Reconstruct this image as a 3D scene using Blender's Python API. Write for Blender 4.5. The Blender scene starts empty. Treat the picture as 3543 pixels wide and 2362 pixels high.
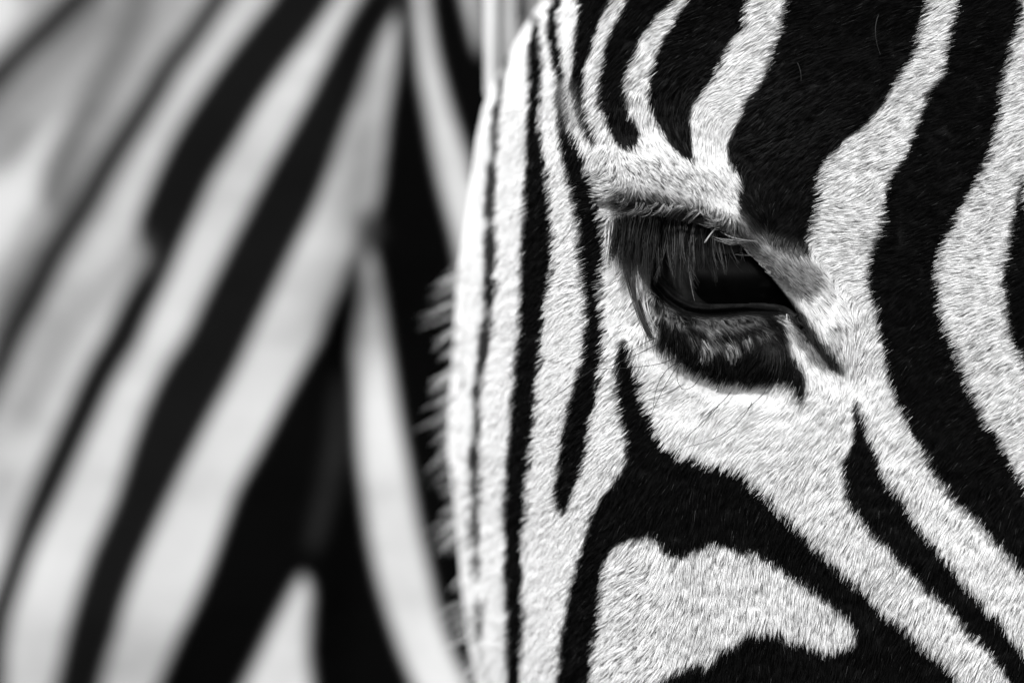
import bpy, math
import numpy as np

rng = np.random.default_rng(7)
sc = bpy.context.scene
COL = sc.collection

# ------------------------------------------------------------------ camera
D = 1.39                       # camera to the eye of the near zebra (m)
K = 0.25 / 3543.0              # metres per photograph pixel at that distance
cam = bpy.data.cameras.new("camera")
cam.sensor_width = 36.0
cam.lens = 36.0 * D / 0.25
cam.clip_start = 0.05
cam.clip_end = 500.0
cam.dof.use_dof = True
cam.dof.focus_distance = D - 0.001
cam.dof.aperture_fstop = 4.8
cam.dof.aperture_blades = 9
camo = bpy.data.objects.new("camera", cam)
camo.location = (0, -D, 1.5)
camo.rotation_euler = (math.radians(90), 0, 0)
COL.objects.link(camo)
sc.camera = camo
ZC = 1.5

# ------------------------------------------------------------------ light
SUN_EL, SUN_AZ = math.radians(42), math.radians(212)    # azimuth clockwise from +Y
world = bpy.data.worlds.new("World")
sc.world = world
world.use_nodes = True
nt = world.node_tree
nt.nodes.clear()
sky = nt.nodes.new("ShaderNodeTexSky")
sky.sky_type = 'NISHITA'
sky.sun_disc = False
sky.sun_elevation = SUN_EL
sky.sun_rotation = SUN_AZ
bw = nt.nodes.new("ShaderNodeRGBToBW")
bgn = nt.nodes.new("ShaderNodeBackground")
bgn.inputs["Strength"].default_value = 0.06
wo = nt.nodes.new("ShaderNodeOutputWorld")
nt.links.new(sky.outputs[0], bw.inputs[0])
nt.links.new(bw.outputs[0], bgn.inputs[0])
nt.links.new(bgn.outputs[0], wo.inputs[0])
sun = bpy.data.lights.new("sun", 'SUN')
sun.energy = 1.5
sun.angle = math.radians(10)
suno = bpy.data.objects.new("sun", sun)
sd = np.array([math.sin(SUN_AZ) * math.cos(SUN_EL), math.cos(SUN_AZ) * math.cos(SUN_EL), math.sin(SUN_EL)])
import mathutils
suno.rotation_euler = mathutils.Vector(sd).to_track_quat('Z', 'Y').to_euler()
suno.location = (-2, -3, 4)
COL.objects.link(suno)
sc.view_settings.view_transform = 'Standard'
sc.view_settings.look = 'None'
sc.view_settings.gamma = 1.0
sc.view_settings.exposure = 1.60
sc.render.engine = 'CYCLES'
sc.cycles.max_bounces = 6
sc.cycles.diffuse_bounces = 3
sc.cycles.use_denoising = True
sc.cycles_curves.shape = 'RIBBONS'

# ------------------------------------------------------------------ frames in which the coat pattern was traced
FR = {'R1': (2000, 500, .6057), 'R2': (1300, 0, .6057), 'F3': (2300, 0, .5739), 'R4': (2600, 900, .5103),
      'R5': (2000, 1400, .6135), 'R6': (2700, 1500, .5498), 'R7': (1300, 800, .574), 'R8': (1200, 1500, .5497),
      'A': (0, 0, .7652), 'B': (0, 1162, .7652), 'C': (1600, 0, .4782), 'D': (3000, 0, .7648), 'E': (2050, 700, .2869),
      'G': (0, 0, .7533), 'S': (0, 0, 1.0)}

def T(spec):
    """'R1 10,20 30,40 / C 5,6' -> array of points in photograph pixels."""
    out = []
    for seg in spec.split('/'):
        w = seg.split()
        x0, y0, s = FR[w[0]]
        for p in w[1:]:
            a, b = p.split(',')
            out.append((x0 + float(a) * s, y0 + float(b) * s))
    return np.array(out)

RX0, RY0, RS = -1300, -1000, 2.0
RW, RH = 3100, 2200

def smooth(P, it=2, closed=True):
    for _ in range(it):
        Q = np.roll(P, -1, 0) if closed else P[1:]
        P0 = P if closed else P[:-1]
        a = P0 * .75 + Q * .25
        b = P0 * .25 + Q * .75
        N = np.empty((len(a) * 2, 2)); N[0::2] = a; N[1::2] = b
        if not closed:
            N = np.vstack([P[:1], N, P[-1:]])
        P = N
    return P

def fill(img, P, val, sm=2):
    P = smooth(P, sm) if sm else P
    X = (P[:, 0] - RX0) / RS; Y = (P[:, 1] - RY0) / RS
    X2 = np.roll(X, -1); Y2 = np.roll(Y, -1)
    y0 = max(0, int(Y.min())); y1 = min(RH - 1, int(Y.max()) + 1)
    for r in range(y0, y1 + 1):
        yy = r + .5
        m = (Y <= yy) != (Y2 <= yy)
        if not m.any(): continue
        xs = np.sort(X[m] + (yy - Y[m]) / (Y2[m] - Y[m]) * (X2[m] - X[m]))
        for a, b in zip(xs[0::2], xs[1::2]):
            ia = max(0, int(math.ceil(a))); ib = min(RW, int(math.ceil(b)))
            if ib > ia: img[r, ia:ib] = val

def stroke(img, P, widths, val):
    """a line with a width at each point, in photograph pixels"""
    P = np.asarray(P, float)
    w = np.interp(np.linspace(0, 1, len(P)), np.linspace(0, 1, len(widths)), widths)
    t = np.gradient(P, axis=0); t /= np.linalg.norm(t, axis=1)[:, None] + 1e-9
    n = np.stack([-t[:, 1], t[:, 0]], 1)
    fill(img, np.vstack([P + n * w[:, None] / 2, (P - n * w[:, None] / 2)[::-1]]), val, 1)

def blur(img, sig):
    s = sig / RS
    r = int(3 * s) + 1
    k = np.exp(-.5 * (np.arange(-r, r + 1) / s) ** 2); k /= k.sum()
    p = np.pad(img, ((r, r), (0, 0)), 'edge')
    img = sum(k[i] * p[i:i + img.shape[0]] for i in range(2 * r + 1))
    p = np.pad(img, ((0, 0), (r, r)), 'edge')
    return sum(k[i] * p[:, i:i + img.shape[1]] for i in range(2 * r + 1))

def look(img, x, y):
    u = np.clip((x - RX0) / RS - .5, 0, RW - 1.001); v = np.clip((y - RY0) / RS - .5, 0, RH - 1.001)
    i = u.astype(int); j = v.astype(int); fu = u - i; fv = v - j
    return (img[j, i] * (1 - fu) + img[j, i + 1] * fu) * (1 - fv) + (img[j + 1, i] * (1 - fu) + img[j + 1, i + 1] * fu) * fv

_NG = rng.random((256, 256))
def vnoise(x, y):
    i = np.floor(x).astype(int); j = np.floor(y).astype(int); fx = x - i; fy = y - j
    fx = fx * fx * (3 - 2 * fx); fy = fy * fy * (3 - 2 * fy)
    g = lambda a, b: _NG[b & 255, a & 255]
    return (g(i, j) * (1 - fx) + g(i + 1, j) * fx) * (1 - fy) + (g(i, j + 1) * (1 - fx) + g(i + 1, j + 1) * fx) * fy

# ------------------------------------------------------------------ coat of the near zebra (1 = white hair, 0 = black hair)
coat = np.ones((RH, RW), np.float32)
BL = [
 # second stripe beside the dashed midline of the face
 'C 470,60 485,200 490,300 490,450 495,600 490,800 480,900 470,1050 465,1250 455,1400 450,1568 / R7 890,0 880,200 880,400 870,600 850,750 840,900 820,1050 815,1200 800,1400 / R8 1010,200 1000,350 990,500 1000,600 1010,700 990,900 1000,1000 1020,1150 1010,1300 1010,1568 1000,2500 1100,2500 1080,1568 1090,1420 1100,1300 1120,1160 1095,1020 1110,900 1110,800 1105,620 1130,450 1130,300 1150,100 / R7 910,1520 920,1400 930,1250 965,1120 955,1000 970,900 990,750 1010,600 1025,420 1050,280 1070,180 1060,0 / C 640,1568 620,1350 600,1200 575,1050 560,930 550,850 570,770 555,700 570,600 585,500 575,400 560,220 520,130',
 # third stripe, down to its point low on the face
 'C 615,-600 615,0 620,200 640,330 650,400 670,480 690,560 690,650 690,800 700,900 720,1050 740,1200 770,1300 800,1420 830,1568 / R7 1230,0 1225,120 1240,250 1260,380 1275,520 1260,650 1255,740 1225,870 1180,1000 1150,1130 1110,1300 / R8 1340,150 1310,300 1310,400 1330,470 1365,510 1395,450 1410,370 1460,280 1490,160 1520,60 / R7 1190,1568 1230,1430 1270,1300 1290,1150 1320,1050 1340,920 1340,820 1360,720 1350,640 1370,540 1340,420 1350,250 1380,120 1370,0 / C 980,1568 960,1450 930,1340 890,1250 870,1150 840,1060 790,1000 770,900 750,800 730,700 750,620 740,520 720,400 705,300 700,200 690,100 700,0 700,-600',
 'C 860,-600 860,0 850,100 830,250 820,400 800,500 790,600 800,700 830,800 860,900 910,1000 960,1060 965,1040 950,980 920,900 890,830 870,780 880,650 880,560 890,480 920,370 960,250 1010,110 1040,60 1070,0 1200,-600',
 'C 1190,0 1140,120 1080,230 1040,350 1010,480 990,620 985,720 1020,830 1060,930 1110,1030 1160,1085 1220,1085 1260,1050 1270,970 1260,890 1210,850 1180,760 1170,650 1160,570 1190,500 1230,420 1260,330 1300,240 1360,160 1420,90 1500,30 1530,0 1900,-600 1400,-600',
 'C 1640,0 1570,110 1500,230 1430,360 1390,450 1360,560 1345,700 1350,780 1390,860 1440,950 1500,1040 1560,1110 1630,1150 1670,1170 1650,1050 1650,950 1640,850 / F3 145,700 170,620 220,560 290,460 330,380 370,290 430,200 490,170 470,60 510,0 620,-500 300,-500',
 'F3 740,0 720,100 700,200 660,300 620,430 570,530 490,620 470,700 410,800 375,900 390,980 440,1030 460,1130 445,1220 450,1300 490,1360 560,1420 640,1480 720,1530 800,1550 865,1552 870,1500 860,1420 890,1350 920,1250 930,1150 920,1070 960,990 1010,920 1090,830 1190,770 1270,680 1340,600 1390,490 1450,400 1520,310 1530,180 1570,60 1580,0 1650,-500 850,-500',
 'F3 1770,0 1740,150 1710,250 1700,380 1690,460 1590,560 1570,650 1540,720 1520,790 1480,880 1440,980 1370,1060 1330,1150 1330,1250 1330,1330 1290,1430 1260,1540 / R4 780,80 800,190 840,310 870,440 890,560 910,700 950,880 1020,1010 1060,1120 1130,1230 1190,1350 / R6 960,230 1040,330 1120,440 1200,480 1260,580 1330,650 1420,740 1490,820 1560,900 2400,1900 2700,1500 1600,420 1510,310 1480,240 1420,150 1380,60 / R4 1760,1400 1720,1290 1650,1160 1570,1120 1560,1020 1500,930 1440,830 1430,740 1390,650 1370,570 1310,500 1290,380 1260,270 1270,180 1240,100 / D 340,1100 380,1040 400,970 450,900 500,820 540,720 570,650 590,540 610,420 630,300 650,200 690,120 700,0 760,-400 500,-400',
 'D 715,740 690,860 670,950 650,1060 640,1150 / R4 1710,100 1730,250 1740,420 1770,560 1830,640 1870,760 2300,1700 2900,1700 2600,500 2100,-500 1850,-260',
 'R4 690,965 697,1080 700,1180 685,1270 640,1330 612,1400 / R6 420,300 410,380 430,440 500,530 580,630 680,720 740,800 810,850 880,940 980,1030 1060,1090 1150,1190 1200,1270 1290,1340 1340,1400 1400,1480 1450,1568 2000,2400 2500,2400 1700,1560 1533,1390 1480,1340 1430,1260 1360,1160 1290,1120 1260,1060 1200,990 1130,930 1080,850 1010,780 960,720 910,640 850,580 800,500 760,420 690,340 640,280 620,200 / R4 870,1390 830,1290 790,1180 740,1070 706,960',
 # the wide fork below the eye
 'R7 1475,650 1452,780 1450,950 1470,1080 1500,1200 1510,1350 1500,1430 / R8 1680,310 1600,420 1530,540 1500,650 1470,780 1430,880 1400,1020 1380,1150 1350,1300 1350,1430 1320,1568 1300,2500 / S 2000,3200 3900,3200 / R6 1900,2400 1120,1568 1060,1480 1000,1420 930,1390 880,1340 820,1270 760,1210 690,1170 620,1120 570,1040 520,990 480,960 440,920 400,880 350,850 290,790 220,720 150,640 70,570 / R5 1110,590 1050,520 990,470 930,400 860,370 780,350 700,340 620,305 570,310 540,250 480,240 440,170 410,80 / R7 1680,1180 1640,1100 1600,1000 1560,870 1530,760 1500,655',
]
for q in BL: fill(coat, T(q), 0.0)
# white patch inside the fork
fill(coat, T('R5 150,870 200,790 280,755 360,745 420,740 460,790 510,840 540,855 600,850 660,810 740,785 830,790 920,830 1010,850 1100,900 1180,960 / R6 100,920 200,980 280,1050 370,1110 440,1180 480,1260 475,1340 430,1350 330,1365 290,1390 220,1350 150,1325 80,1310 0,1285 / R5 1130,1300 1060,1285 1010,1300 970,1270 930,1330 880,1370 820,1370 790,1420 740,1500 690,1480 640,1465 590,1490 520,1530 460,1575 300,1700 0,1900 60,1568 80,1450 80,1370 110,1260 110,1130 130,1050 130,930'), 1.0)
# dashed dark midline of the face
stroke(coat, T('C 360,215 320,320 285,520 260,650 243,780 236,1000 218,1250 205,1568 / R7 690,120 688,360 655,680 612,980 612,1150 590,1430 / R8 805,150 812,320 806,540 820,850'), (8, 15, 18, 18, 16, 18, 20, 22, 22, 22, 20, 20, 16, 18, 18, 18, 18, 14), .30)
for q, w, v in [('C 380,190 350,260 320,330 300,420 290,520', (8, 16, 20, 18), .2), ('C 265,600 255,700', (12, 16), .22),
             ('C 243,750 245,880', (18, 20), .12), ('C 233,900 235,1100', (14, 18), .25), ('C 222,1180 210,1380 205,1568', (22, 26, 30), .12),
             ('R7 690,-20 700,60 690,240', (28, 30, 26), .08), ('R7 692,262 685,450', (30, 36, 28), .03), ('R7 690,520 655,680 635,860', (20, 30, 14), .1),
             ('R7 615,920 610,1000', (20, 22), .08), ('R7 612,1060 612,1230', (14, 20), .25), ('R7 600,1280 590,1430', (26, 34, 22), .1), ('R8 805,90 802,215', (26, 30), .1),
             ('R8 815,250 800,380', (26, 18), .3), ('R8 808,410 803,680', (20, 24), .35), ('R8 812,740 825,900', (20, 18), .45), ('R8 830,1050 840,1300', (16, 12), .62)]:
    stroke(coat, T(q), np.array(w) * 1.3, v * .4)
def erode(a, r):
    for ax_ in (0, 1):
        b = a.copy()
        for k in range(1, r + 1):
            b = np.minimum(b, np.minimum(np.roll(a, k, ax_), np.roll(a, -k, ax_)))
        a = b
    return a
coat[:] = blur(erode(coat, 2), 3.0)
def soft(q, val, sig, mixw=1.0):
    global coat
    m = np.zeros_like(coat); fill(m, T(q), 1.0); m = blur(m, sig) * mixw
    coat = coat * (1 - m) + val * m
# lids: grey and dark hair round the eye, with some painted shade
soft('R1 175,285 250,262 330,280 430,290 520,310 620,335 740,372 850,455 830,500 700,470 450,420 330,420 215,440 185,370', .10, 10)  # dark hair at the lash base, with the lid shade painted in
soft('R1 860,400 950,450 1000,505 1150,600 1300,640 1400,720 1430,800 1330,850 1250,900 1150,820 1030,700 930,590 840,500', .27, 20)
soft('R1 1190,790 1300,830 1350,855 1270,910 1210,860', .12, 12)
soft('R1 430,930 425,1000 450,1100 425,1160 520,1205 600,1270 700,1325 800,1380 900,1370 1000,1390 1100,1380 1200,1372 1250,1480 1290,1505 1312,1400 1298,1300 1220,1200 1190,1120 1200,1060 1150,980 1000,910 1240,910 1350,1080 1450,1190 1540,1290 1480,1300 1350,1200 1260,1060 1150,900 700,900 600,900 480,740 400,690 380,600 340,640 400,830', .002, 7)
soft('R1 1200,1010 1300,1130 1400,1230 1520,1300 1450,1325 1330,1250 1230,1130', .16, 9)
def softst(q, w, val, sig, mixw=1.0):
    global coat
    m = np.zeros_like(coat); stroke(m, T(q), w, 1.0); m = blur(m, sig) * mixw
    coat = coat * (1 - m) + val * m
softst('R1 1150,880 1230,960 1300,1070 1400,1190 1510,1295', (60, 60, 50, 42, 26), .03, 6)
softst('R1 400,700 480,800 570,895 680,940 800,952 1000,940 1200,960', (30, 50, 56, 60, 62, 60, 50), .003, 6)
soft('R1 225,425 330,400 420,400 430,560 415,700 370,640 320,540 240,540', .04, 10)  # shadow under the inner lashes, painted in as dark lid skin
_xx = RX0 + (np.arange(RW) + .5) * RS; _yy = RY0 + (np.arange(RH) + .5) * RS
def spot(q, val, sig):
    global coat
    P = T(q); c = P.mean(0); P = c + (P - c) * 1.35
    m = np.zeros_like(coat); fill(m, P, 1.0); m = blur(m, sig * 1.3)
    a = slice(int((c[1] - 200 - RY0) / RS), int((c[1] + 200 - RY0) / RS)); b = slice(int((c[0] - 260 - RX0) / RS), int((c[0] + 260 - RX0) / RS))
    X, Y = np.meshgrid(_xx[b], _yy[a])
    n = vnoise((X + Y * .5) / 7., Y / 13.) * .6 + vnoise(X / 15. + 30, Y / 15.) * .4
    m[a, b] *= np.clip(n * 3.4 - 1.15, 0, 1)
    coat = coat * (1 - m) + val * m
for q, v, s, m in [('R1 640,1020 740,1000 850,1005 960,985 1060,1000 1080,1020 960,1040 880,1070 760,1060 660,1050', .20, 7, .8),
                ('R1 740,1060 800,1070 790,1110 750,1100', .5, 5, .8), ('R1 700,1150 745,1145 750,1210 715,1205', .7, 5, .9),
                ('R1 830,1160 890,1150 910,1210 870,1215', .7, 5, .9), ('R1 950,1110 980,1110 980,1160 955,1150', .6, 4, .9),
                ('R1 1030,1080 1090,1070 1075,1105 1040,1110', .5, 5, .8), ('R1 540,1000 600,1010 600,1050 550,1040', .3, 7, .8),
                ('R1 450,930 520,960 520,1010 460,990', .35, 8, .8), ('R1 640,1100 670,1110 665,1140 640,1130', .35, 5, .8), ('R1 770,1140 800,1140 800,1175 775,1170', .35, 5, .8),
                ('R1 1080,1120 1180,1150 1200,1230 1100,1260 1040,1180', .04, 14, .8)]:
    if v > .2:
        spot(q, v, s)
    else:
        soft(q, v, s, m)
# brow: white hair with a darker root band and a few bare specks
soft('R1 230,230 350,230 520,270 700,320 880,350 860,420 700,370 520,320 330,290 200,290', .55, 16, .6)
soft('R2 1060,420 1140,520 1150,640 1190,760 1180,800 1100,720 1060,600 1030,480', .45, 14, .6)
for q in ['R1 535,100 555,105 550,125 535,118', 'C 1440,1080 1475,1095 1460,1115', 'C 1640,1150 1660,1160 1650,1180', 'F3 1288,968 1296,975 1294,1002 1286,995']:
    soft(q, .05, 2.5)

# ------------------------------------------------------------------ shape of the near head: depth (m) over photograph pixels
YS = np.array([-1000, -400, -150, 0, 24, 91, 180, 285, 363, 485, 606, 787, 943, 1087, 1259, 1403, 1555, 1720, 1885, 2050, 2215, 2297, 2362, 2800, 3400.])
XS = np.array([2080, 2020, 1960, 1905, 1868, 1822, 1768, 1715, 1680, 1652, 1638, 1612, 1585, 1578, 1570, 1556, 1552, 1572, 1588, 1602, 1622, 1640, 1652, 1700, 1740.])
XK_Y = np.array([-1000, 0, 700, 1300, 1900, 2400, 3400.])
XK_X = np.array([2300, 2130, 2120, 2180, 2320, 2340, 2350.])
HD = 0.112
def gauss_line(x, y, q, sig):
    """closeness (0..1) to a polyline, and the signed side"""
    P = T(q) if isinstance(q, str) else q
    if sig > 1.5:
        lo = P.min(0) - 4 * sig; hi = P.max(0) + 4 * sig
        m = (x > lo[0]) & (x < hi[0]) & (y > lo[1]) & (y < hi[1])
        if m.mean() < .9:
            G = np.zeros(x.shape); S_ = np.full(x.shape, 1e4)
            if m.any():
                G[m], S_[m] = _gl(x[m], y[m], P, sig)
            return G, S_
    return _gl(x, y, P, sig)
def _gl(x, y, P, sig):
    best = np.full(x.shape, 1e9); side = np.zeros(x.shape)
    for a, b in zip(P[:-1], P[1:]):
        d = b - a; L2 = d @ d
        t = np.clip(((x - a[0]) * d[0] + (y - a[1]) * d[1]) / L2, 0, 1)
        ex = x - a[0] - t * d[0]; ey = y - a[1] - t * d[1]
        dd = ex * ex + ey * ey
        m = dd < best
        best = np.where(m, dd, best); side = np.where(m, np.sign(d[0] * ey - d[1] * ex), side)
    r = np.sqrt(best)
    return np.exp(-.5 * (r / sig) ** 2), side * r

EYE_C = np.array([2462., 925.]); EYE_D = 0.0235; EYE_R = 0.0215
APER = smooth(T('R1 395,600 425,700 480,765 540,825 620,880 720,910 900,905 1100,900 1200,925 1265,985 1200,890 1110,780 1010,660 880,540 720,470 560,440 450,460 400,520'), 2)
aper = np.zeros((RH, RW), np.float32); fill(aper, APER, 1.0, 0)
aper_s = blur(aper, 7.0); aper_w = blur(aper, 42.0); aper = blur(aper, 2.5)

def relief(x, y):
    d = np.zeros(x.shape)
    e = np.zeros(x.shape)
    # brow swelling over the eye
    d += -0.0050 * gauss_line(x, y, 'R1 230,180 480,200 760,260 900,400', 62)[0]
    d += -0.0022 * gauss_line(x, y, 'R1 960,480 1150,640 1340,800 1450,1000', 50)[0]
    # hollow behind the brow and under the eye
    d += 0.0014 * gauss_line(x, y, 'R1 1300,1150 1440,1300 1560,1380', 50)[0]
    d += 0.0022 * gauss_line(x, y, 'R1 160,560 200,800 260,1000', 55)[0]
    # lids wrap the ball
    w = np.clip(look(aper_w, x, y) * 2.1, 0, 1); w = w * w * (3 - 2 * w)
    rr = ((x - EYE_C[0]) ** 2 + (y - EYE_C[1]) ** 2) * K * K
    R = EYE_R + 0.0018
    lid = EYE_D - np.sqrt(np.clip(R * R - rr, 3e-5, None))
    lid = np.minimum(lid, 0.0115)
    d = d * (1 - w) + (lid * .9) * w
    # creases and rims
    d += 0.0030 * gauss_line(x, y, 'R1 150,345 330,350 470,365 620,400 760,440 850,480', 13)[0]
    d += -0.0012 * gauss_line(x, y, 'R1 180,285 330,275 520,320 700,355 860,420', 24)[0]
    g, s = gauss_line(x, y, 'R1 800,455 930,580 1030,700 1150,830 1250,950 1340,1090 1440,1230 1530,1310', 40)
    g = g * np.clip((1290 - y) / 130., 0, 1) * np.clip((x - 2440) / 90., 0, 1)
    d += np.where(s > 0, 0.0036 * g * np.clip(s / 6, 0, 1), -0.0020 * g)
    d += -0.0016 * gauss_line(x, y, 'R1 420,735 480,800 560,880 660,925 760,935 950,925 1150,930 1240,975', 11)[0]
    d += 0.0016 * gauss_line(x, y, 'R1 430,800 500,880 600,950 720,975 950,955 1150,965 1280,1040', 8)[0]
    d += -0.0009 * gauss_line(x, y, 'R1 430,860 520,945 640,990 800,1000 1000,975 1140,1000', 10)[0]
    d += 0.0008 * gauss_line(x, y, 'R1 470,960 600,1015 800,1035 1000,1010 1120,1040', 8)[0]
    d += -0.0030 * gauss_line(x, y, 'R1 560,1150 800,1210 1050,1200', 60)[0]
    d += 0.0022 * gauss_line(x, y, 'R1 420,1170 600,1300 820,1410 1080,1420', 30)[0]
    # crest of the cheek bone and cheek
    d += -0.0022 * gauss_line(x, y, 'S 2330,1500 2345,1900 2350,2500', 60)[0]
    d += -0.0030 * gauss_line(x, y, 'S 2700,1500 3000,1850 3400,2300', 150)[0]
    # open slit: the skin turns in behind the lids
    a = look(aper, x, y)
    d += 0.022 * np.clip(a * 1.35 - .35, 0, 1)
    # small unevenness of skin
    d += (vnoise(x / 130., y / 130.) - .5) * .0012 + (vnoise(x / 33. + 9, y / 33. + 5) - .5) * .0003
    return d

def head(s, y):
    """surface parameter s (pixels right of the brow line; left of it an arc) -> x, depth"""
    xk = np.interp(y, XK_Y, XK_X); xs = np.interp(y, YS, XS)
    w = xk - xs
    left = s < 0
    th = np.where(left, -s / 420.0, 0)
    c = .35
    g = (np.sqrt(th * th + c * c) - c) / (math.pi / 2)
    front = HD * (.40 * g + .60 * (1 - np.cos(np.minimum(th, 2.0))))
    back = np.clip(th - 1.9, 0, None)
    dl = front + back * .09
    xl = xk - w * np.sin(np.minimum(th, 1.9)) + back * w * .45
    r = np.clip(s, 0, None)
    over = np.clip(r - 1700, 0, None)
    dr = .002 * (r / 1400.) ** 2 + .10 * (over / 700.) ** 1.6
    x = np.where(left, xl, xk + r)
    d = np.where(left, dl, dr)
    fade = np.clip((x - np.where(left, xs + 60, 0)) / 220., 0, 1)
    fade = np.where(left, fade * np.clip(1 - (th - .9) / .5, 0, 1), 1)
    d = d + relief(x, y) * fade
    # the poll runs back above the picture, the nose recedes a little below
    d = d + .05 * np.clip((-y - 50) / 900., 0, None) ** 1.5 + .012 * np.clip((y - 1500) / 1500., 0, None) ** 2 * np.clip(1 - s / 800., 0, 1)
    return x, d

def world_pt(x, y, d):
    f = K * (D + d) / D
    return np.stack([(x - 1771.5) * f, d, ZC - (y - 1181.) * f], -1)

def P3(s, y):
    x, d = head(s, y)
    return world_pt(x, y, d)

def spaced(a, b, fa, fb, fine, coarse):
    out = [a]
    while out[-1] < b:
        v = out[-1]
        k = min(1, max(fa - v, v - fb, 0) / 200.)
        out.append(v + fine + (coarse - fine) * k)
    return np.array(out)

def grid_mesh(name, V, nr, nc):
    i = np.arange((nr - 1) * (nc - 1)); r = i // (nc - 1); c = i % (nc - 1)
    a = r * nc + c
    F = np.stack([a, a + nc, a + nc + 1, a + 1], 1).astype(np.int32)
    me = bpy.data.meshes.new(name)
    me.vertices.add(len(V)); me.vertices.foreach_set('co', V.astype(np.float32).ravel())
    me.loops.add(F.size); me.loops.foreach_set('vertex_index', F.ravel())
    me.polygons.add(len(F)); me.polygons.foreach_set('loop_start', np.arange(0, F.size, 4, dtype=np.int32))
    me.polygons.foreach_set('loop_total', np.full(len(F), 4, np.int32))
    me.polygons.foreach_set('use_smooth', np.ones(len(F), bool))
    me.update(calc_edges=True)
    return me

def put_attr(me, name, v, dom='POINT'):
    a = me.attributes.new(name, 'FLOAT', dom)
    a.data.foreach_set('value', np.asarray(v, np.float32))

# ------------------------------------------------------------------ materials
def mat_attr(name, attr, lo, hi, rough, spec, bump=0.0, noise=0.0, scale=300.0):
    m = bpy.data.materials.new(name); m.use_nodes = True
    t = m.node_tree; b = t.nodes["Principled BSDF"]
    at = t.nodes.new("ShaderNodeAttribute"); at.attribute_name = attr
    mr = t.nodes.new("ShaderNodeMapRange"); mr.inputs["To Min"].default_value = lo; mr.inputs["To Max"].default_value = hi
    t.links.new(at.outputs["Fac"], mr.inputs["Value"])
    out = mr.outputs[0]
    if noise:
        tc = t.nodes.new("ShaderNodeTexCoord")
        n = t.nodes.new("ShaderNodeTexNoise"); n.inputs["Scale"].default_value = scale; n.inputs["Detail"].default_value = 6
        t.links.new(tc.outputs["Object"], n.inputs["Vector"])
        r2 = t.nodes.new("ShaderNodeMapRange"); r2.inputs["To Min"].default_value = 1 - noise; r2.inputs["To Max"].default_value = 1 + noise
        t.links.new(n.outputs[0], r2.inputs["Value"])
        mu = t.nodes.new("ShaderNodeMath"); mu.operation = 'MULTIPLY'
        t.links.new(out, mu.inputs[0]); t.links.new(r2.outputs[0], mu.inputs[1]); out = mu.outputs[0]
        if bump:
            bp = t.nodes.new("ShaderNodeBump"); bp.inputs["Strength"].default_value = bump; bp.inputs["Distance"].default_value = .0006
            t.links.new(n.outputs[0], bp.inputs["Height"]); t.links.new(bp.outputs[0], b.inputs["Normal"])
    t.links.new(out, b.inputs["Base Color"])
    b.inputs["Roughness"].default_value = rough
    b.inputs["Specular IOR Level"].default_value = spec
    return m
M_skin = mat_attr("skin", "tone", .002, .55, .6, .08, .5, .3, 1500.)
M_fur = mat_attr("fur_hair", "tone", .0012, .95, .8, .0)
M_lash = mat_attr("lash_hair", "tone", .0015, .80, .5, .10)
M_far = mat_attr("far_coat", "tone", .0012, .53, 1.0, .0, .3, .05, 120.)
def mat_plain(name, v, rough, spec, coat_w=0.0, noise=0.0, scale=400.):
    m = bpy.data.materials.new(name); m.use_nodes = True
    t = m.node_tree; b = t.nodes["Principled BSDF"]
    b.inputs["Base Color"].default_value = (v, v, v, 1)
    if noise:
        tc = t.nodes.new("ShaderNodeTexCoord")
        n = t.nodes.new("ShaderNodeTexNoise"); n.inputs["Scale"].default_value = scale; n.inputs["Detail"].default_value = 5
        t.links.new(tc.outputs["Object"], n.inputs["Vector"])
        r2 = t.nodes.new("ShaderNodeMapRange"); r2.inputs["To Min"].default_value = v * (1 - noise); r2.inputs["To Max"].default_value = v * (1 + noise)
        t.links.new(n.outputs[0], r2.inputs["Value"]); t.links.new(r2.outputs[0], b.inputs["Base Color"])
    b.inputs["Roughness"].default_value = rough
    b.inputs["Specular IOR Level"].default_value = spec
    b.inputs["Coat Weight"].default_value = coat_w
    b.inputs["Coat Roughness"].default_value = .12
    return m
M_iris = mat_plain("iris_brown", .016, .5, .2, 0.12, .6, 900.)
M_pupil = mat_plain("pupil_black", .002, .3, .1, 0.10)
M_ball = mat_plain("sclera_dark", .012, .4, .3, 0.3, .4, 500.)
M_whisker = mat_plain("whisker_dark", .012, .5, .3)

# ------------------------------------------------------------------ near zebra
zebra = bpy.data.objects.new("zebra", None)
zebra.location = (0, 0.10, ZC - .4)
zebra["label"] = "zebra head in sharp focus with long dark lashes over its half closed eye"
zebra["category"] = "zebra"
COL.objects.link(zebra)
ZI = mathutils.Matrix.Translation(zebra.location).inverted()

def child(name, data, mat, parent=zebra):
    o = bpy.data.objects.new(name, data)
    COL.objects.link(o)
    data.materials.append(mat)
    o.parent = parent
    o.matrix_parent_inverse = ZI.copy() if parent is zebra else parent_inv(parent)
    return o
def parent_inv(p):
    return (mathutils.Matrix.Translation(zebra.location) @ ZI).inverted()

ys = spaced(-620, 2980, 640, 1500, 3.0, 9.0)
s_left = -np.linspace(3.3, 0, 300, endpoint=False) * 420.0
s_right = spaced(0, 2700, 0, 800, 3.0, 9.0)
ss = np.concatenate([s_left, s_right])
SS, YY = np.meshgrid(ss, ys)
hx, hd = head(SS, YY)
V = world_pt(hx, YY, hd).reshape(-1, 3)
me = grid_mesh("head", V, len(ys), len(ss))
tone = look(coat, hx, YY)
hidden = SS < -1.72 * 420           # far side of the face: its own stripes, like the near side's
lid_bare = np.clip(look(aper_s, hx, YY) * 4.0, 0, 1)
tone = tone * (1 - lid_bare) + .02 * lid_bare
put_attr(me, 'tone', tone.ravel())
child("head", me, M_skin)

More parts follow.
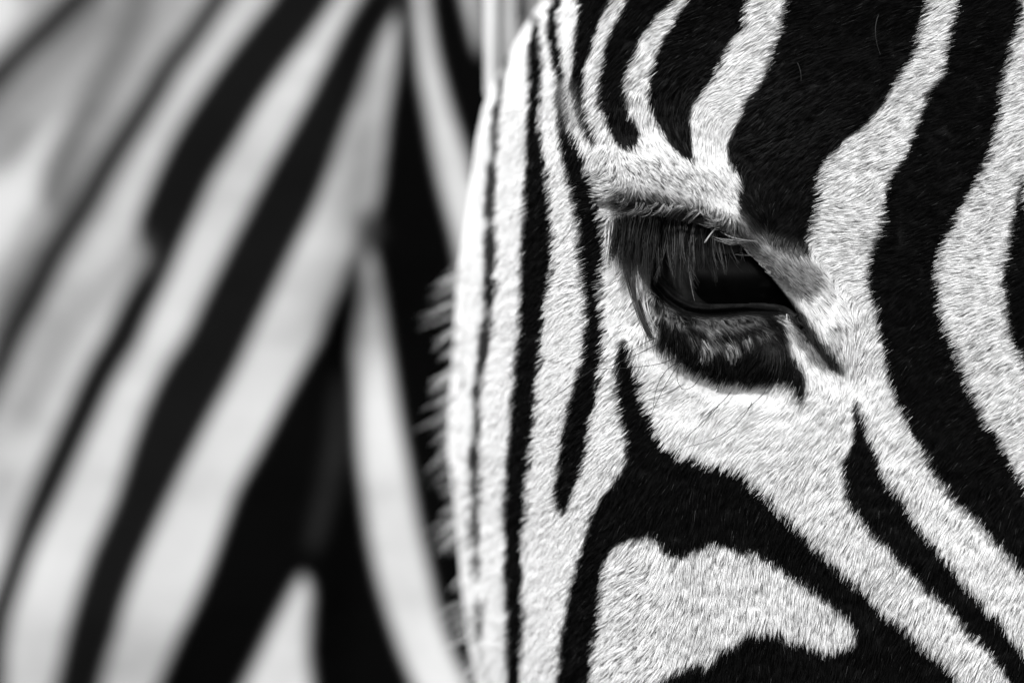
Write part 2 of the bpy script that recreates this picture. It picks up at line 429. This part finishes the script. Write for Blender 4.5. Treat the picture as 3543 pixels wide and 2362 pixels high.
# eyeball with iris and pupil
import bmesh
def cap(name, R, a_max, seg=96, rings=40, elx=1.0, ely=1.0, direction=(0, -1, 0), bulge=0.0):
    bm = bmesh.new()
    top = bm.verts.new((0, 0, R + bulge))
    prev = None
    for i in range(1, rings + 1):
        a = a_max * i / rings
        b = bulge * (1 - (i / rings) ** 2)
        ring = [bm.verts.new((R * math.sin(a) * math.cos(t) * elx, R * math.sin(a) * math.sin(t) * ely, R * math.cos(a) + b))
                for t in (2 * math.pi * k / seg for k in range(seg))]
        for k in range(seg):
            if prev is None: bm.faces.new((top, ring[k], ring[(k + 1) % seg]))
            else: bm.faces.new((prev[k], ring[k], ring[(k + 1) % seg], prev[(k + 1) % seg]))
        prev = ring
    q = mathutils.Vector(direction).to_track_quat('Z', 'Y').to_matrix().to_4x4()
    bm.transform(q)
    for f in bm.faces: f.smooth = True
    me = bpy.data.meshes.new(name); bm.to_mesh(me); bm.free()
    return me
ec = world_pt(np.array(EYE_C[0]), np.array(EYE_C[1]), np.array(EYE_D))
def eye_part(name, me, mat, parent):
    me.transform(mathutils.Matrix.Translation(ec))
    return child(name, me, mat, parent)
gaze = (-.10, -1, -.12)
eye = eye_part("eye", cap("eye", EYE_R, math.pi, direction=gaze), M_ball, zebra)
eye_part("iris", cap("iris", EYE_R + .00025, .78, direction=gaze, bulge=.0009), M_iris, eye)
eye_part("pupil", cap("pupil", EYE_R + .0010, .42, elx=1.3, ely=.85, direction=(.30, -1, -.16), bulge=.0006), M_pupil, eye)

# ------------------------------------------------------------------ hair
FLOW = [(2530, 287, 207), (2400, 100, 205), (2200, 215, 220), (2198, 380, 250), (2030, 335, 228), (2060, 480, 235), (2078, 645, 190),
        (2200, 560, 300), (2260, 640, 308), (2350, 650, 312), (2220, 450, 285), (2300, 540, 295), (2437, 500, 262), (2440, 600, 290), (2508, 670, 298), (2640, 517, 207), (2900, 290, 203), (3218, 86, 200),
        (2931, 574, 206), (2931, 775, 184), (3390, 803, 192), (3400, 300, 198), (2700, 775, 225), (2600, 780, 305), (2666, 875, 315), (2787, 954, 318),
        (2920, 863, 185), (2878, 1045, 300), (2906, 1155, 288), (2960, 1155, 255), (3010, 1155, 238), (2990, 941, 195), (3365, 1002, 195), (3365, 1206, 205),
        (3467, 1461, 215), (3161, 1410, 225), (3100, 1150, 212), (2957, 1359, 245), (2850, 1260, 285), (2804, 1512, 226), (2651, 1461, 215), (2830, 1364, 230), (2810, 1665, 235),
        (3085, 1830, 238), (3250, 2105, 240), (3415, 1885, 240), (2810, 2130, 260), (2760, 2215, 264), (2552, 2014, 255), (2380, 1952, 258), (2430, 1737, 253),
        (2184, 2014, 212), (2122, 2259, 215), (2430, 2200, 250), (2250, 1700, 240), (2368, 1461, 226), (2303, 1348, 205), (2606, 1396, 224), (2485, 1140, 290), (2400, 1120, 285),
        (2640, 1110, 295), (2636, 1227, 235), (2400, 1230, 240), (2300, 1150, 260), (1960, 1144, 204), (1915, 2050, 214), (1850, 1500, 206), (2000, 1600, 210), (1900, 300, 205), (1850, 700, 203),
        (2166, 1080, 222), (1750, 400, 205), (1700, 1000, 203), (1650, 1500, 206), (1700, 2100, 208), (2020, 900, 200), (2100, 800, 215),
        (2150, 700, 210), (2250, 735, 215), (2400, 745, 220), (2480, 770, 225), (3400, 2350, 242), (2900, 2350, 250), (2500, 2360, 250), (2900, 100, 201)]
FL = np.array(FLOW, float)
FLV = np.stack([np.cos(np.radians(FL[:, 2])), np.sin(np.radians(FL[:, 2]))], 1)
def flow(x, y):
    """unit direction (x right, z up)"""
    # evaluated on a coarse raster, then looked up
    return look(FXr, x, y), look(FYr, x, y)
gx = RX0 + (np.arange(0, RW, 8) + .5) * RS; gy = RY0 + (np.arange(0, RH, 8) + .5) * RS
GX, GY = np.meshgrid(gx, gy)
ax = np.zeros(GX.shape); ay = np.zeros(GX.shape)
for (px, py, _), (vx, vy) in zip(FL, FLV):
    w = 1.0 / (((GX - px) ** 2 + (GY - py) ** 2) / 1e4 + .08) ** 2
    ax += w * vx; ay += w * vy
nn = np.hypot(ax, ay) + 1e-9
FXr = np.repeat(np.repeat(ax / nn, 8, 0), 8, 1)[:RH, :RW]; FYr = np.repeat(np.repeat(ay / nn, 8, 0), 8, 1)[:RH, :RW]
FXr = blur(FXr, 12); FYr = blur(FYr, 12)

def make_curves(name, P, R, tone, mat, parent=zebra):
    """P (n,m,3), R (n,m) radii, tone (n,)"""
    n, m, _ = P.shape
    cu = bpy.data.hair_curves.new(name)
    cu.add_curves([m] * n)
    cu.attributes['position'].data.foreach_set('vector', P.astype(np.float32).ravel())
    ra = cu.attributes.get('radius') or cu.attributes.new('radius', 'FLOAT', 'POINT')
    ra.data.foreach_set('value', R.astype(np.float32).ravel())
    put_attr(cu, 'tone', tone, 'CURVE')
    o = child(name, cu, mat, parent)
    o["kind"] = "stuff"
    return o

def hash_jit(i, j, k):
    h = (i * 73856093 ^ j * 19349663 ^ k * 83492791) & 0x7fffffff
    h = (h ^ (h >> 13)) * 1274126177 & 0x7fffffff
    return ((h ^ (h >> 16)) & 0xffff) / 65535.0

def seeds_near(s, y, cell):
    """nearest jittered seed (a clump centre) in parameter space"""
    i0 = np.floor(s / cell).astype(np.int64); j0 = np.floor(y / cell).astype(np.int64)
    bs = np.zeros(s.shape); by = np.zeros(s.shape); bd = np.full(s.shape, 1e18); bh = np.zeros(s.shape)
    for di in (-1, 0, 1):
        for dj in (-1, 0, 1):
            i = i0 + di; j = j0 + dj
            cs = (i + .1 + .8 * hash_jit(i, j, 1)) * cell; cy = (j + .1 + .8 * hash_jit(i, j, 2)) * cell
            dd = (cs - s) ** 2 + (cy - y) ** 2
            m = dd < bd
            bd = np.where(m, dd, bd); bs = np.where(m, cs, bs); by = np.where(m, cy, by); bh = np.where(m, hash_jit(i, j, 3), bh)
    return bs, by, bh

def frame(s, y):
    e = 2.0
    p = P3(s, y)
    ds = P3(s + e, y) - P3(s - e, y); dy = P3(s, y + e) - P3(s, y - e)
    n = np.cross(ds, dy)
    n /= np.linalg.norm(n, axis=-1)[:, None] + 1e-12
    n = np.where((n[:, 1] > .15)[:, None] & (s > -1.2 * 420)[:, None], -n, n)
    return p, n, np.linalg.norm(ds, axis=-1) / (2 * e) / K
t0 = P3(np.array([500.]), np.array([1800.])); t1, tn, tj = frame(np.array([500.]), np.array([1800.]))
NS = -1.0 if tn[0, 1] > 0 else 1.0

def hair_dir(s, y):
    p, n, j = frame(s, y); n = n * NS
    x, _ = head(s, y)
    wob = (vnoise(x / 80., y / 80.) - .5) * .30 + (vnoise(x / 19. + 7, y / 19. + 3) - .5) * .38
    fx, fy = flow(x, y)
    c, sn = np.cos(wob), np.sin(wob)
    f = np.stack([fx * c - fy * sn, np.zeros_like(fx), fx * sn + fy * c], -1)
    dt = (f * n).sum(-1)
    keep = np.where(dt > 0, .25, 0.0)
    t = f - n * (dt * (1 - keep))[:, None]
    t /= np.linalg.norm(t, axis=-1)[:, None] + 1e-9
    return p, n, t, x

def scatter(smin, smax, ymin, ymax, dens):
    """dens: hairs per photograph pixel squared"""
    N = int((smax - smin) * (ymax - ymin) * dens * 1.6)
    s = rng.uniform(smin, smax, N); y = rng.uniform(ymin, ymax, N)
    e = 3.0
    j = np.linalg.norm(P3(s + e, y) - P3(s - e, y), axis=-1) / (2 * e) / K
    k = rng.random(N) * 1.6 < j
    return s[k], y[k]

def gauss_d(x, y):
    g = gauss_line(x, y, 'R1 200,170 420,190 640,240 860,320', 1.0)[1]
    return np.abs(g)
coat_b = blur(coat, 6.0)
def coat_hair(s, y, length, rad, npt=4, clump=9.0, lift=.17, clumpw=.62):
    x, _ = head(s, y)
    bare = look(aper_w, x, y)
    near = np.clip(bare * 3.2, 0, 1)
    keep = (look(aper_s, x, y) < np.where((y < 980) & (x > 2450), .35, .045)) & ((look(aper_w, x, y) < .16) | (y < 950))
    s, y, x, near = s[keep], y[keep], x[keep], near[keep]
    p, n, t, x = hair_dir(s, y)
    cs, cy, ch = seeds_near(s + 9 * vnoise(s / 14., y / 14.), y, clump)
    L = length * (1 - .62 * near) * (.65 + .6 * rng.random(len(s))) * (.8 + .4 * ch)
    L = L * (1 - .45 * np.exp(-.5 * (gauss_d(x, y) / 55.) ** 2))
    # strand tip relative to clump centre tip
    cp, cn, ct, cx = hair_dir(cs, cy)
    far = np.linalg.norm(cp - p, axis=-1) > .004
    cp[far] = p[far]; ct[far] = t[far]; cn[far] = n[far]
    L = L * (1 - .45 * np.clip((-s / 420. - .8) / .5, 0, 1))
    lf = lift * (.6 + .8 * rng.random(len(s))) * (1 - .3 * near)
    rnd = rng.normal(0, .05, (len(s), 3))
    us = np.linspace(0, 1, npt)
    P = np.empty((len(s), npt, 3)); R = np.empty((len(s), npt))
    for k, u in enumerate(us):
        h = (u * 1.15 - .35 * u * u) * lf
        own = p + (t + rnd) * (L * u)[:, None] + n * (L * h - .00015)[:, None]
        cen = cp + ct * (L * u)[:, None] + cn * (L * h)[:, None]
        w = clumpw * u ** 1.3
        P[:, k] = own * (1 - w) + cen * w
        R[:, k] = rad * (1 - .75 * u ** 1.5)
    f = K * (D + p[:, 1]) / D
    sx = t[:, 0] * L * .55 / f; sy = -t[:, 2] * L * .55 / f
    fl = np.hypot(sx, sy) + 1e-6
    ux = sx / fl; uy = sy / fl
    x0 = x + sx; y0 = y + sy
    # where white runs out over black the tufts end as whole spikes; the other edge is a soft mix of hairs
    w = np.clip((look(coat_b, x0 - ux * 12, y0 - uy * 12) - look(coat_b, x0 + ux * 12, y0 + uy * 12)) * 3 + .1, 0, 1)
    w = np.where(far, 0, w) * .85
    sp_ = (ch - .5) * 60 * w + rng.normal(0, 7, len(s)) * (1 - w)
    x = (cx * w + x * (1 - w)) + sx * (1 - .15 * w) + ux * sp_; y = (cy * w + y * (1 - w)) + sy * (1 - .15 * w) + uy * sp_
    jx = x + (vnoise(x / 17., y / 17.) - .5) * 10 + rng.normal(0, 2.2, len(s)); jy = y + (vnoise(x / 17. + 50, y / 17.) - .5) * 10 + rng.normal(0, 2.2, len(s))
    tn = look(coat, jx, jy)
    calm = np.clip(np.exp(-.5 * (((x - 2450) / 330.) ** 2 + ((y - 1450) / 170.) ** 2)) + np.clip((2150 - x) / 250., 0, 1) + .7 * np.exp(-.5 * (((x - 2480) / 140.) ** 2 + ((y - 330) / 220.) ** 2)), 0, 1)
    va = 1 - .72 * calm
    br = .95 + va * (.50 * (ch - .68) - .38 * (ch < .14) + .18 * (rng.random(len(s)) - .65) + .10 * (vnoise(x / 26. + 3, y / 26.) - .5))  # darker tufts paint in the shadow streaks between tufts; the rest is random tone
    brow = np.exp(-.5 * (gauss_d(x, y) / 60.) ** 2)
    br = br - brow * (.14 + np.clip(vnoise((x + y) / 11., (x - y) / 6.) * 2.4 - 1.0, 0, 1) * .8)
    odd = rng.random(len(s))
    tn = np.clip(tn * np.clip(br, .1, 1), 0, 1) + np.where(tn < .2, .006 * ch * ch + .05 * (odd > .992) + .004 * rng.random(len(s)) + .022 * ch ** 3 * np.exp(-.5 * (((x - 2560) / 260.) ** 2 + ((y - 420) / 170.) ** 2)) + .05 * np.clip(vnoise(x / 30. + 40, y / 22. + 11) - .78, 0, 1) * ch, 0)  # sheen painted into the black hair's tone, plus stray paler hairs
    tn = np.where((tn > .3) & (odd < .06 * va), tn * .45, tn)
    return P, R, tn

parts = []
s1, y1 = scatter(-1.15 * 420, 1500, -60, 2440, .115)
parts.append(coat_hair(s1, y1, .0029, .000055, clump=7.0, lift=.12, clumpw=.78))
print("fur", len(s1))
# off-frame coat, thinner
sa, ya = scatter(-1.9 * 420, 2300, -560, 2900, .018)
k = ~((sa > -1.15 * 420) & (sa < 1500) & (ya > -60) & (ya < 2440))
parts.append(coat_hair(sa[k], ya[k], .0060, .00012))
Pf = np.concatenate([q[0] for q in parts]); Rf = np.concatenate([q[1] for q in parts]); Tf = np.concatenate([q[2] for q in parts])
make_curves("fur", Pf, Rf, Tf, M_fur)

# stiff hairs standing out from the ridge of the face
Pb, Rb, Tb = [], [], []
for c in range(150):
    yc = rng.uniform(-30, 2420)
    if yc < 900: continue
    scn = -rng.uniform(1.15, 1.75) * 420
    m = rng.integers(2, 12)
    L = .002 + .0085 * rng.random() ** 1.3
    ang = math.radians(rng.normal(209, 10))
    dirv = np.array([math.cos(ang), rng.uniform(-.3, .3), math.sin(ang)])
    s = scn + rng.normal(0, 14, m); y = yc + rng.normal(0, 6, m)
    p = P3(s, y); tip = P3(np.array([scn]), np.array([yc]))[0] + dirv * L
    us = np.linspace(0, 1, 4); tj_ = rng.normal(0, .0005, (m, 3)); lv = rng.uniform(.45, 1.1, m)
    P = np.empty((m, 4, 3))
    for k, u in enumerate(us):
        P[:, k] = p + (tip + tj_ - p) * (u * lv)[:, None] + np.array([0, 0, -.0012]) * u * u
    Pb.append(P); Rb.append(np.tile(.00009 * (1 - .8 * us), (m, 1))); Tb.append(np.full(m, rng.uniform(.2, .6)))
make_curves("ridge_hair", np.concatenate(Pb), np.concatenate(Rb), np.concatenate(Tb), M_fur)

# lashes and stray hairs: strands given by root, middle and tip over the eye, standing off the skin
def depth_at(x, y):
    xk = np.interp(y, XK_Y, XK_X)
    s = x - xk
    s = np.where(s < 0, -np.arcsin(np.clip(-s / (xk - np.interp(y, YS, XS)), 0, 1)) * 420., s)
    a = head(s, y)[1]
    ap = look(aper, x, y)
    return a - .022 * np.clip(ap * 1.35 - .35, 0, 1)

def strand(pts, off, npt=8):
    """pts (3,2) px, off (3,) metres toward the camera"""
    pts = np.asarray(pts, float)
    u = np.linspace(0, 1, npt)[:, None]
    q = pts[0] * (1 - u) ** 2 + 2 * (pts[1] * 2 - (pts[0] + pts[2]) / 2) * u * (1 - u) + pts[2] * u * u
    d0 = depth_at(q[:, 0], q[:, 1])
    o = np.interp(u[:, 0], [0, .5, 1], off)
    base = np.linspace(d0[0], d0[-1], npt)
    return world_pt(q[:, 0], q[:, 1], np.minimum(d0, base) - o)

Pl, Rl, Tl = [], [], []
ROOT = T('R1 215,440 300,412 400,408 480,425 560,448 640,462 720,478 800,505 870,545 930,590 990,650')
MID = T('R1 205,540 275,540 370,560 460,590 545,620 625,640 715,640 800,630 880,630 950,650 1010,690')
TIP = T('R1 190,640 250,690 350,760 455,760 555,770 630,790 740,780 830,740 900,720 960,705 1030,730')
LW = np.array([.9, 1.2, 1.3, 1.3, 1.2, 1.1, .9, .6, .35, .2, .12]); cdf = np.concatenate([[0], np.cumsum((LW[1:] + LW[:-1]) / 2)]); cdf /= cdf[-1]
def on(PP, t):
    i = np.arange(len(PP)); return np.array([np.interp(t, i, PP[:, 0]), np.interp(t, i, PP[:, 1])])
for c in range(74):
    tc = np.interp((c + rng.random()) / 74, cdf, np.arange(11))
    mm = int(rng.integers(3, 11)) if tc < 7 else int(rng.integers(1, 4))
    lc = rng.uniform(.62, 1.12); sh = rng.normal(0, 14); bend = rng.normal(0, 9); ctone = rng.choice([.005, .012, .022, .06] if tc > 2.5 else [.005, .010, .018, .03]) * (.6 if tc > 7 else 1)
    for k in range(mm):
        t = np.clip(tc + rng.normal(0, .09), 0, 10)
        r = on(ROOT, t) + rng.normal(0, 4, 2) + np.array([0, rng.uniform(-14, 6)])
        m_ = on(MID, t) + np.array([sh * .4 + rng.normal(0, 4) + bend, 0])
        tp = on(TIP, tc) + np.array([sh + rng.normal(0, 5), rng.normal(0, 16)])
        tp = r + (tp - r) * lc; m_ = r + (m_ - r) * lc
        P = strand([r, m_, tp], [.0002, .0060 + rng.normal(0, .0008), .0085 + rng.normal(0, .001)])
        Pl.append(P); Rl.append(.000075 * (1 - .8 * np.linspace(0, 1, 8) ** 2)); Tl.append(np.clip(ctone * rng.uniform(.5, 1.5), .004, .3))
# longer pale lashes at the inner corner and the dark lock that hangs below them
def lock(r0, m0, t0, n, tone, spread=7, tspread=6, rad=.00007, off=(.0005, .005, .006), lens=.15):
    r0, m0, t0 = T(r0)[0], T(m0)[0], T(t0)[0]
    for _ in range(n):
        a = rng.normal(0, 1, 2)
        r = r0 + a * spread; mm = m0 + a * spread * .7 + rng.normal(0, 1.5, 2); l = 1 - abs(rng.normal(0, lens))
        tp = t0 + a * tspread * .5 + rng.normal(0, tspread * .3, 2)
        tp = r + (tp - r) * l; mm = r + (mm - r) * l
        Pl.append(strand([r, mm, tp], off)); Rl.append(rad * (1 - .8 * np.linspace(0, 1, 8) ** 2)); Tl.append(np.clip(tone + rng.normal(0, tone * .25), .01, .95))
for a in [('R1 250,470', 'R1 235,590', 'R1 215,700', 26, .30), ('R1 255,520', 'R1 232,640', 'R1 195,760', 24, .8), ('R1 270,560', 'R1 240,680', 'R1 180,790', 16, .85),
          ('R1 300,560', 'R1 275,680', 'R1 260,790', 22, .12), ('R1 330,560', 'R1 325,690', 'R1 300,800', 20, .12), ('R1 350,570', 'R1 352,690', 'R1 365,860', 14, .6), ('R1 335,600', 'R1 335,730', 'R1 350,900', 8, .7), ('R1 230,450', 'R1 205,570', 'R1 175,720', 40, .03, 16, 16), ('R1 270,450', 'R1 255,600', 'R1 240,720', 40, .04, 16, 16), ('R1 310,470', 'R1 300,620', 'R1 290,780', 40, .04, 16, 16), ('R1 350,500', 'R1 350,640', 'R1 360,800', 36, .03, 14, 14), ('R1 200,470', 'R1 190,600', 'R1 195,750', 16, .7, 12, 12),
          ('R1 375,560', 'R1 385,700', 'R1 410,860', 26, .06), ('R1 320,540', 'R1 310,700', 'R1 330,840', 16, .09), ('R1 225,480', 'R1 200,600', 'R1 185,690', 26, .05)]:
    lock(*a)
lock('R1 280,640', 'R1 320,860', 'R1 430,1150', 60, .05, 8, 10, .00009, (.001, .003, .0010), .10)
lock('R1 320,760', 'R1 350,960', 'R1 440,1120', 24, .06, 6, 10, .00009, (.001, .003, .0010), .10)
lock('R1 370,840', 'R1 385,960', 'R1 432,1070', 9, .6, 6, 12, .00009, (.001, .003, .0015), .15)
lock('R1 625,470', 'R1 632,690', 'R1 665,895', 2, .22, 2, 2, .00008, (.001, .006, .007), .02)
lock('R1 800,462', 'R1 757,515', 'R1 722,562', 5, .55, 2, 3, .00009, (.003, .008, .009), .05)
# pale tufts hanging from the crease of the brow
for r0, m0, t0, n, tn_ in [('E 1090,40', 'E 990,90', 'E 885,160', 16, .55), ('E 1110,60', 'E 1030,120', 'E 960,185', 10, .4), ('E 1275,105', 'E 1210,150', 'E 1125,222', 16, .5),
        ('E 870,35', 'E 810,110', 'E 715,155', 14, .45), ('E 760,10', 'E 720,60', 'E 640,85', 12, .35), ('E 580,20', 'E 520,110', 'E 400,165', 12, .25), ('E 1530,205', 'E 1450,225', 'E 1340,200', 12, .55), ('E 1500,250', 'E 1420,280', 'E 1290,270', 12, .4),
        ('E 1550,300', 'E 1450,290', 'E 1400,260', 8, .4), ('E 1850,470', 'E 1650,440', 'E 1480,395', 14, .5), ('E 1800,490', 'E 1640,500', 'E 1560,440', 8, .3), ('E 1205,40', 'E 1205,80', 'E 1195,110', 4, .6),
        ('E 960,30', 'E 930,90', 'E 880,130', 8, .5), ('E 1860,640', 'E 1800,640', 'E 1750,660', 3, .3), ('E 900,60', 'E 895,140', 'E 900,200', 5, .4), ('E 1340,90', 'E 1380,160', 'E 1480,200', 8, .45),
        ('E 400,0', 'E 350,60', 'E 260,90', 10, .22), ('E 300,-60', 'E 250,0', 'E 180,20', 10, .25), ('E 680,60', 'E 640,120', 'E 560,140', 8, .3)]:
    for _ in range(6):
        jr = rng.normal(0, 30, 2) * (1, .35); jt = jr + rng.normal(0, 26, 2)
        sp = lambda q, j: 'E %.1f,%.1f' % (float(q[2:].split(',')[0]) + j[0], float(q[2:].split(',')[1]) + j[1])
        lock(sp(r0, jr), sp(m0, (jr + jt) / 2 + rng.normal(0, 8, 2)), sp(t0, jt), 1 + n // 7, tn_ * rng.uniform(.35, 1.1), 3, 4, .00006, (.0035, .0065, .0055), .25)
make_curves("eyelashes", np.array(Pl), np.array(Rl), np.array(Tl), M_lash)

# skin folds are furry too: whiskers, each a fine tapering tube
def tube(name, P, r0, r1, mat, seg=6):
    n = len(P)
    t = np.gradient(P, axis=0); t /= np.linalg.norm(t, axis=1)[:, None]
    a = np.cross(t, np.array([0, 1., 0])); a /= np.linalg.norm(a, axis=1)[:, None]; b = np.cross(t, a)
    V = []
    for i in range(n):
        r = r0 + (r1 - r0) * i / (n - 1)
        for k in range(seg):
            q = 2 * math.pi * k / seg
            V.append(P[i] + (a[i] * math.cos(q) + b[i] * math.sin(q)) * r)
    F = [(i * seg + k, i * seg + (k + 1) % seg, (i + 1) * seg + (k + 1) % seg, (i + 1) * seg + k) for i in range(n - 1) for k in range(seg)]
    F += [tuple(range(seg)), tuple(range((n - 1) * seg, n * seg))[::-1]]
    me = bpy.data.meshes.new(name); me.from_pydata([tuple(v) for v in V], [], F)
    for p in me.polygons: p.use_smooth = True
    return child(name, me, mat)
for q in ['R1 445,1105 360,1145 280,1200', 'R1 445,1145 300,1215 120,1290', 'R1 550,1215 420,1260 130,1282', 'R7 1380,780 1130,960 920,1115', 'R1 590,1240 500,1370 410,1560', 'R1 560,1250 470,1340 430,1500',
          'R1 700,1320 650,1385 590,1395', 'R1 585,1260 565,1330 595,1395', 'R1 870,1415 800,1490 690,1575', 'R5 790,10 690,110 570,220', 'R1 1070,1410 1010,1470 900,1568', 'R5 980,-10 840,150 610,237', 'F3 800,380 818,430 822,490', 'F3 1290,90 1270,200 1300,330']:
    P2 = T(q)
    P = strand(P2, [.0012, .0030, .0035], 16)
    tube("whisker", P, .00010, .00005, M_whisker)

# forelock standing on the poll behind the forehead
Pm, Rm, Tm = [], [], []
for (xa, xb, yb, tn_, n) in [('1694', '1785', 330, .80, 2000), ('1810', '1893', 90, .8, 900), ('1780', '1812', 60, .10, 260)]:
    for _ in range(n):
        u = rng.random()
        x0 = float(xa) + (float(xb) - float(xa)) * u + rng.normal(0, 5)
        yb_ = yb + rng.normal(0, 10)
        x1 = x0 + rng.normal(0, 4) - 6; yt = -260 + rng.normal(0, 40)
        dd = .12 + rng.normal(0, .006)
        k = np.linspace(0, 1, 5)
        Pm.append(world_pt(x0 + (x1 - x0) * k, yb_ + (yt - yb_) * k, np.full(5, dd) - .008 * k * (1 - k)))
        Rm.append(.00022 * (1 - .7 * k ** 2)); Tm.append(np.clip(tn_ * rng.uniform(.8, 1.15) * (1 - .75 * math.exp(-((x0 - 1738) / 9.) ** 2) - .8 * math.exp(-((x0 - 1850) / 8.) ** 2) - .3 * math.exp(-((x0 - 1712) / 6.) ** 2)), 0, 1))
make_curves("forelock", np.array(Pm), np.array(Rm), np.array(Tm), M_fur)

# ------------------------------------------------------------------ far zebra
far = np.full((RH, RW), .80, np.float32)
def softf(q, val, sig, mixw=1.0):
    global far
    m = np.zeros_like(far); fill(m, T(q), 1.0); m = blur(m, sig) * mixw
    far = far * (1 - m) + val * m
def softs(q, w, val, sig, mixw=1.0):
    global far
    m = np.zeros_like(far); stroke(m, T(q), w, 1.0); m = blur(m, sig) * mixw
    far = far * (1 - m) + val * m
softf('A -900,-900 700,-900 1150,-260 900,100 760,280 640,560 500,900 300,1200 100,1568 / B -100,500 -300,1900 -900,1900', .44, 60)
softf('G 430,480 280,760 130,1080 20,1400 -300,1700 -400,900 0,800 130,620 260,500', .9, 26)
softf('G 200,-60 -30,250 -400,500 -400,-300', .85, 20)
# pale brown shadow stripes between the black ones
softs('A 470,0 330,150 180,300 60,430 -200,650', (110, 90, 70, 60), .24, 26, .9)
softs('A 650,-60 560,180 470,360 370,540 270,760 230,950', (95, 75, 66, 66, 90, 70), .20, 16, .95)
softs('A 200,1000 100,1200 40,1400', (90, 90, 80), .34, 30, .8)
softs('A 640,1150 480,1300 350,1420 250,1568 / B 150,250 60,420', (90, 90, 90, 80, 80, 70), .34, 26, .8)
softs('B 40,600 -60,900', (100, 160), .42, 30, .7)
softs('A 140,560 -20,740', (60, 60), .3, 20, .8)
softf('A 720,-300 1400,-300 1200,0 1000,300 800,600 640,700 640,500 760,280 880,100', .62, 40, .7)
# black stripes
softf('A 420,-120 290,0 120,165 0,285 -300,560 -300,700 0,400 120,262 240,160 370,30 520,-120', .03, 10)
softs('A 1080,-150 980,0 860,180 760,300 680,450', (46, 48, 52, 58, 64), .06, 8)
softs('A 700,410 580,600 480,750 400,900 300,1050 220,1180 140,1350 50,1500 / B 0,130 -200,500', (54, 56, 60, 64, 66, 66, 66, 66, 66, 66), .04, 8)
softf('A 1400,-260 / G 1270,0 1170,120 1040,290 910,480 820,620 740,780 680,920 632,1040 650,1110 695,1180 640,1270 565,1400 485,1568 / B 400,150 310,350 220,550 130,750 50,970 0,1130 -200,1700 0,1900 10,1330 70,1150 140,950 240,750 345,520 440,320 520,150 / G 620,1568 665,1450 755,1280 815,1130 885,980 965,800 1065,650 1165,480 1265,330 1405,150 1510,0 / A 1650,-260', .008, 8)
softf('A 1800,-260 / G 1680,0 1595,130 1512,300 1422,480 1332,640 1232,820 1150,980 1060,1150 980,1310 920,1440 860,1568 / B 755,150 670,330 600,520 550,700 490,850 420,1000 370,1150 320,1320 280,1500 190,1900 370,1900 455,1500 508,1350 548,1200 610,1030 690,850 770,680 860,500 950,330 1050,150 / G 1125,1568 1205,1400 1285,1230 1355,1090 1435,930 1487,800 1557,600 1627,420 1687,250 1747,120 1840,0 / A 1960,-260', .008, 8)
# black stripe plus deep shade of the gap painted black, curved white stripe in it
softf('A 1815,-260 1812,250 1765,500 1745,700 1725,900 1690,1020 1620,1090 1600,1200 1530,1370 1460,1500 / B 1470,0 1380,150 1280,330 1180,530 1080,700 1010,900 960,1050 900,1200 840,1320 780,1450 730,1568 600,1900 / S 4400,3200 4400,-900', .001, 8)
softf('A 1640,1080 1618,1200 1604,1400 1580,1568 / B 1590,200 1600,400 1605,550 1625,700 1645,850 1670,1000 1705,1150 1750,1300 1800,1450 1850,1568 1960,1850 2300,1850 2091,1500 2030,1350 1980,1200 1940,1000 1900,850 1860,600 1820,400 1790,200 1760,0 / A 1750,1450 1730,1300 1700,1130 1670,1080', .84, 8)
softf('B 1350,1060 1400,1070 1420,1150 1410,1300 1400,1420 1420,1568 1450,1900 900,1900 1090,1568 1150,1450 1220,1300 1290,1170', .88, 10)
softf('B 1560,150 1570,600 1520,760 1450,1000 1370,980 1400,800 1470,500 1500,150', .03, 20)
softf('A 1620,1000 1700,950 1720,1080 1680,1120 1620,1100', .12, 20)
softf('R2 190,-300 200,0 225,400 280,700 320,950 380,1200 450,1450 / S 1600,1100 1760,1100 / R2 700,1050 560,1050 540,900 480,720 430,560 360,300 310,0 300,-300', .84, 8)
softf('R2 460,-300 475,0 510,130 560,330 600,360 610,200 590,0 590,-300', .72, 8)
softf('R2 640,-300 640,480 900,480 900,-300', .5, 14)

softf('G 600,1050 660,1080 705,1180 650,1270 590,1200', .28, 28)
far = blur(erode(far, 7), 6)
fs = np.arange(-1250, 3400, 11.0); fy = np.arange(-950, 3250, 11.0)
FX, FY = np.meshgrid(fs, fy)
fd = .215 + .075 * np.clip((1600 - FX) / 1600., 0, None) ** 1.3 + .20 * np.clip((FX - 2000) / 1500., 0, None) ** 1.5
fd = fd + .018 * np.exp(-.5 * ((FX - (1330 - (FY - 1181) * .06)) / 130.) ** 2) + (vnoise(FX / 420., FY / 420.) - .5) * .02 + (vnoise(FX / 60., FY / 60.) - .5) * .0006
me2 = grid_mesh("zebra", world_pt(FX, FY, fd).reshape(-1, 3), len(fy), len(fs))
put_attr(me2, 'tone', (look(far, FX, FY)).ravel())
zb = bpy.data.objects.new("zebra", me2)
me2.materials.append(M_far)
COL.objects.link(zb)
zb["label"] = "blurred zebra flank with slanting stripes close behind the sharp head"
zb["category"] = "zebra"
zebra["group"] = "zebras standing close together"; zb["group"] = "zebras standing close together"
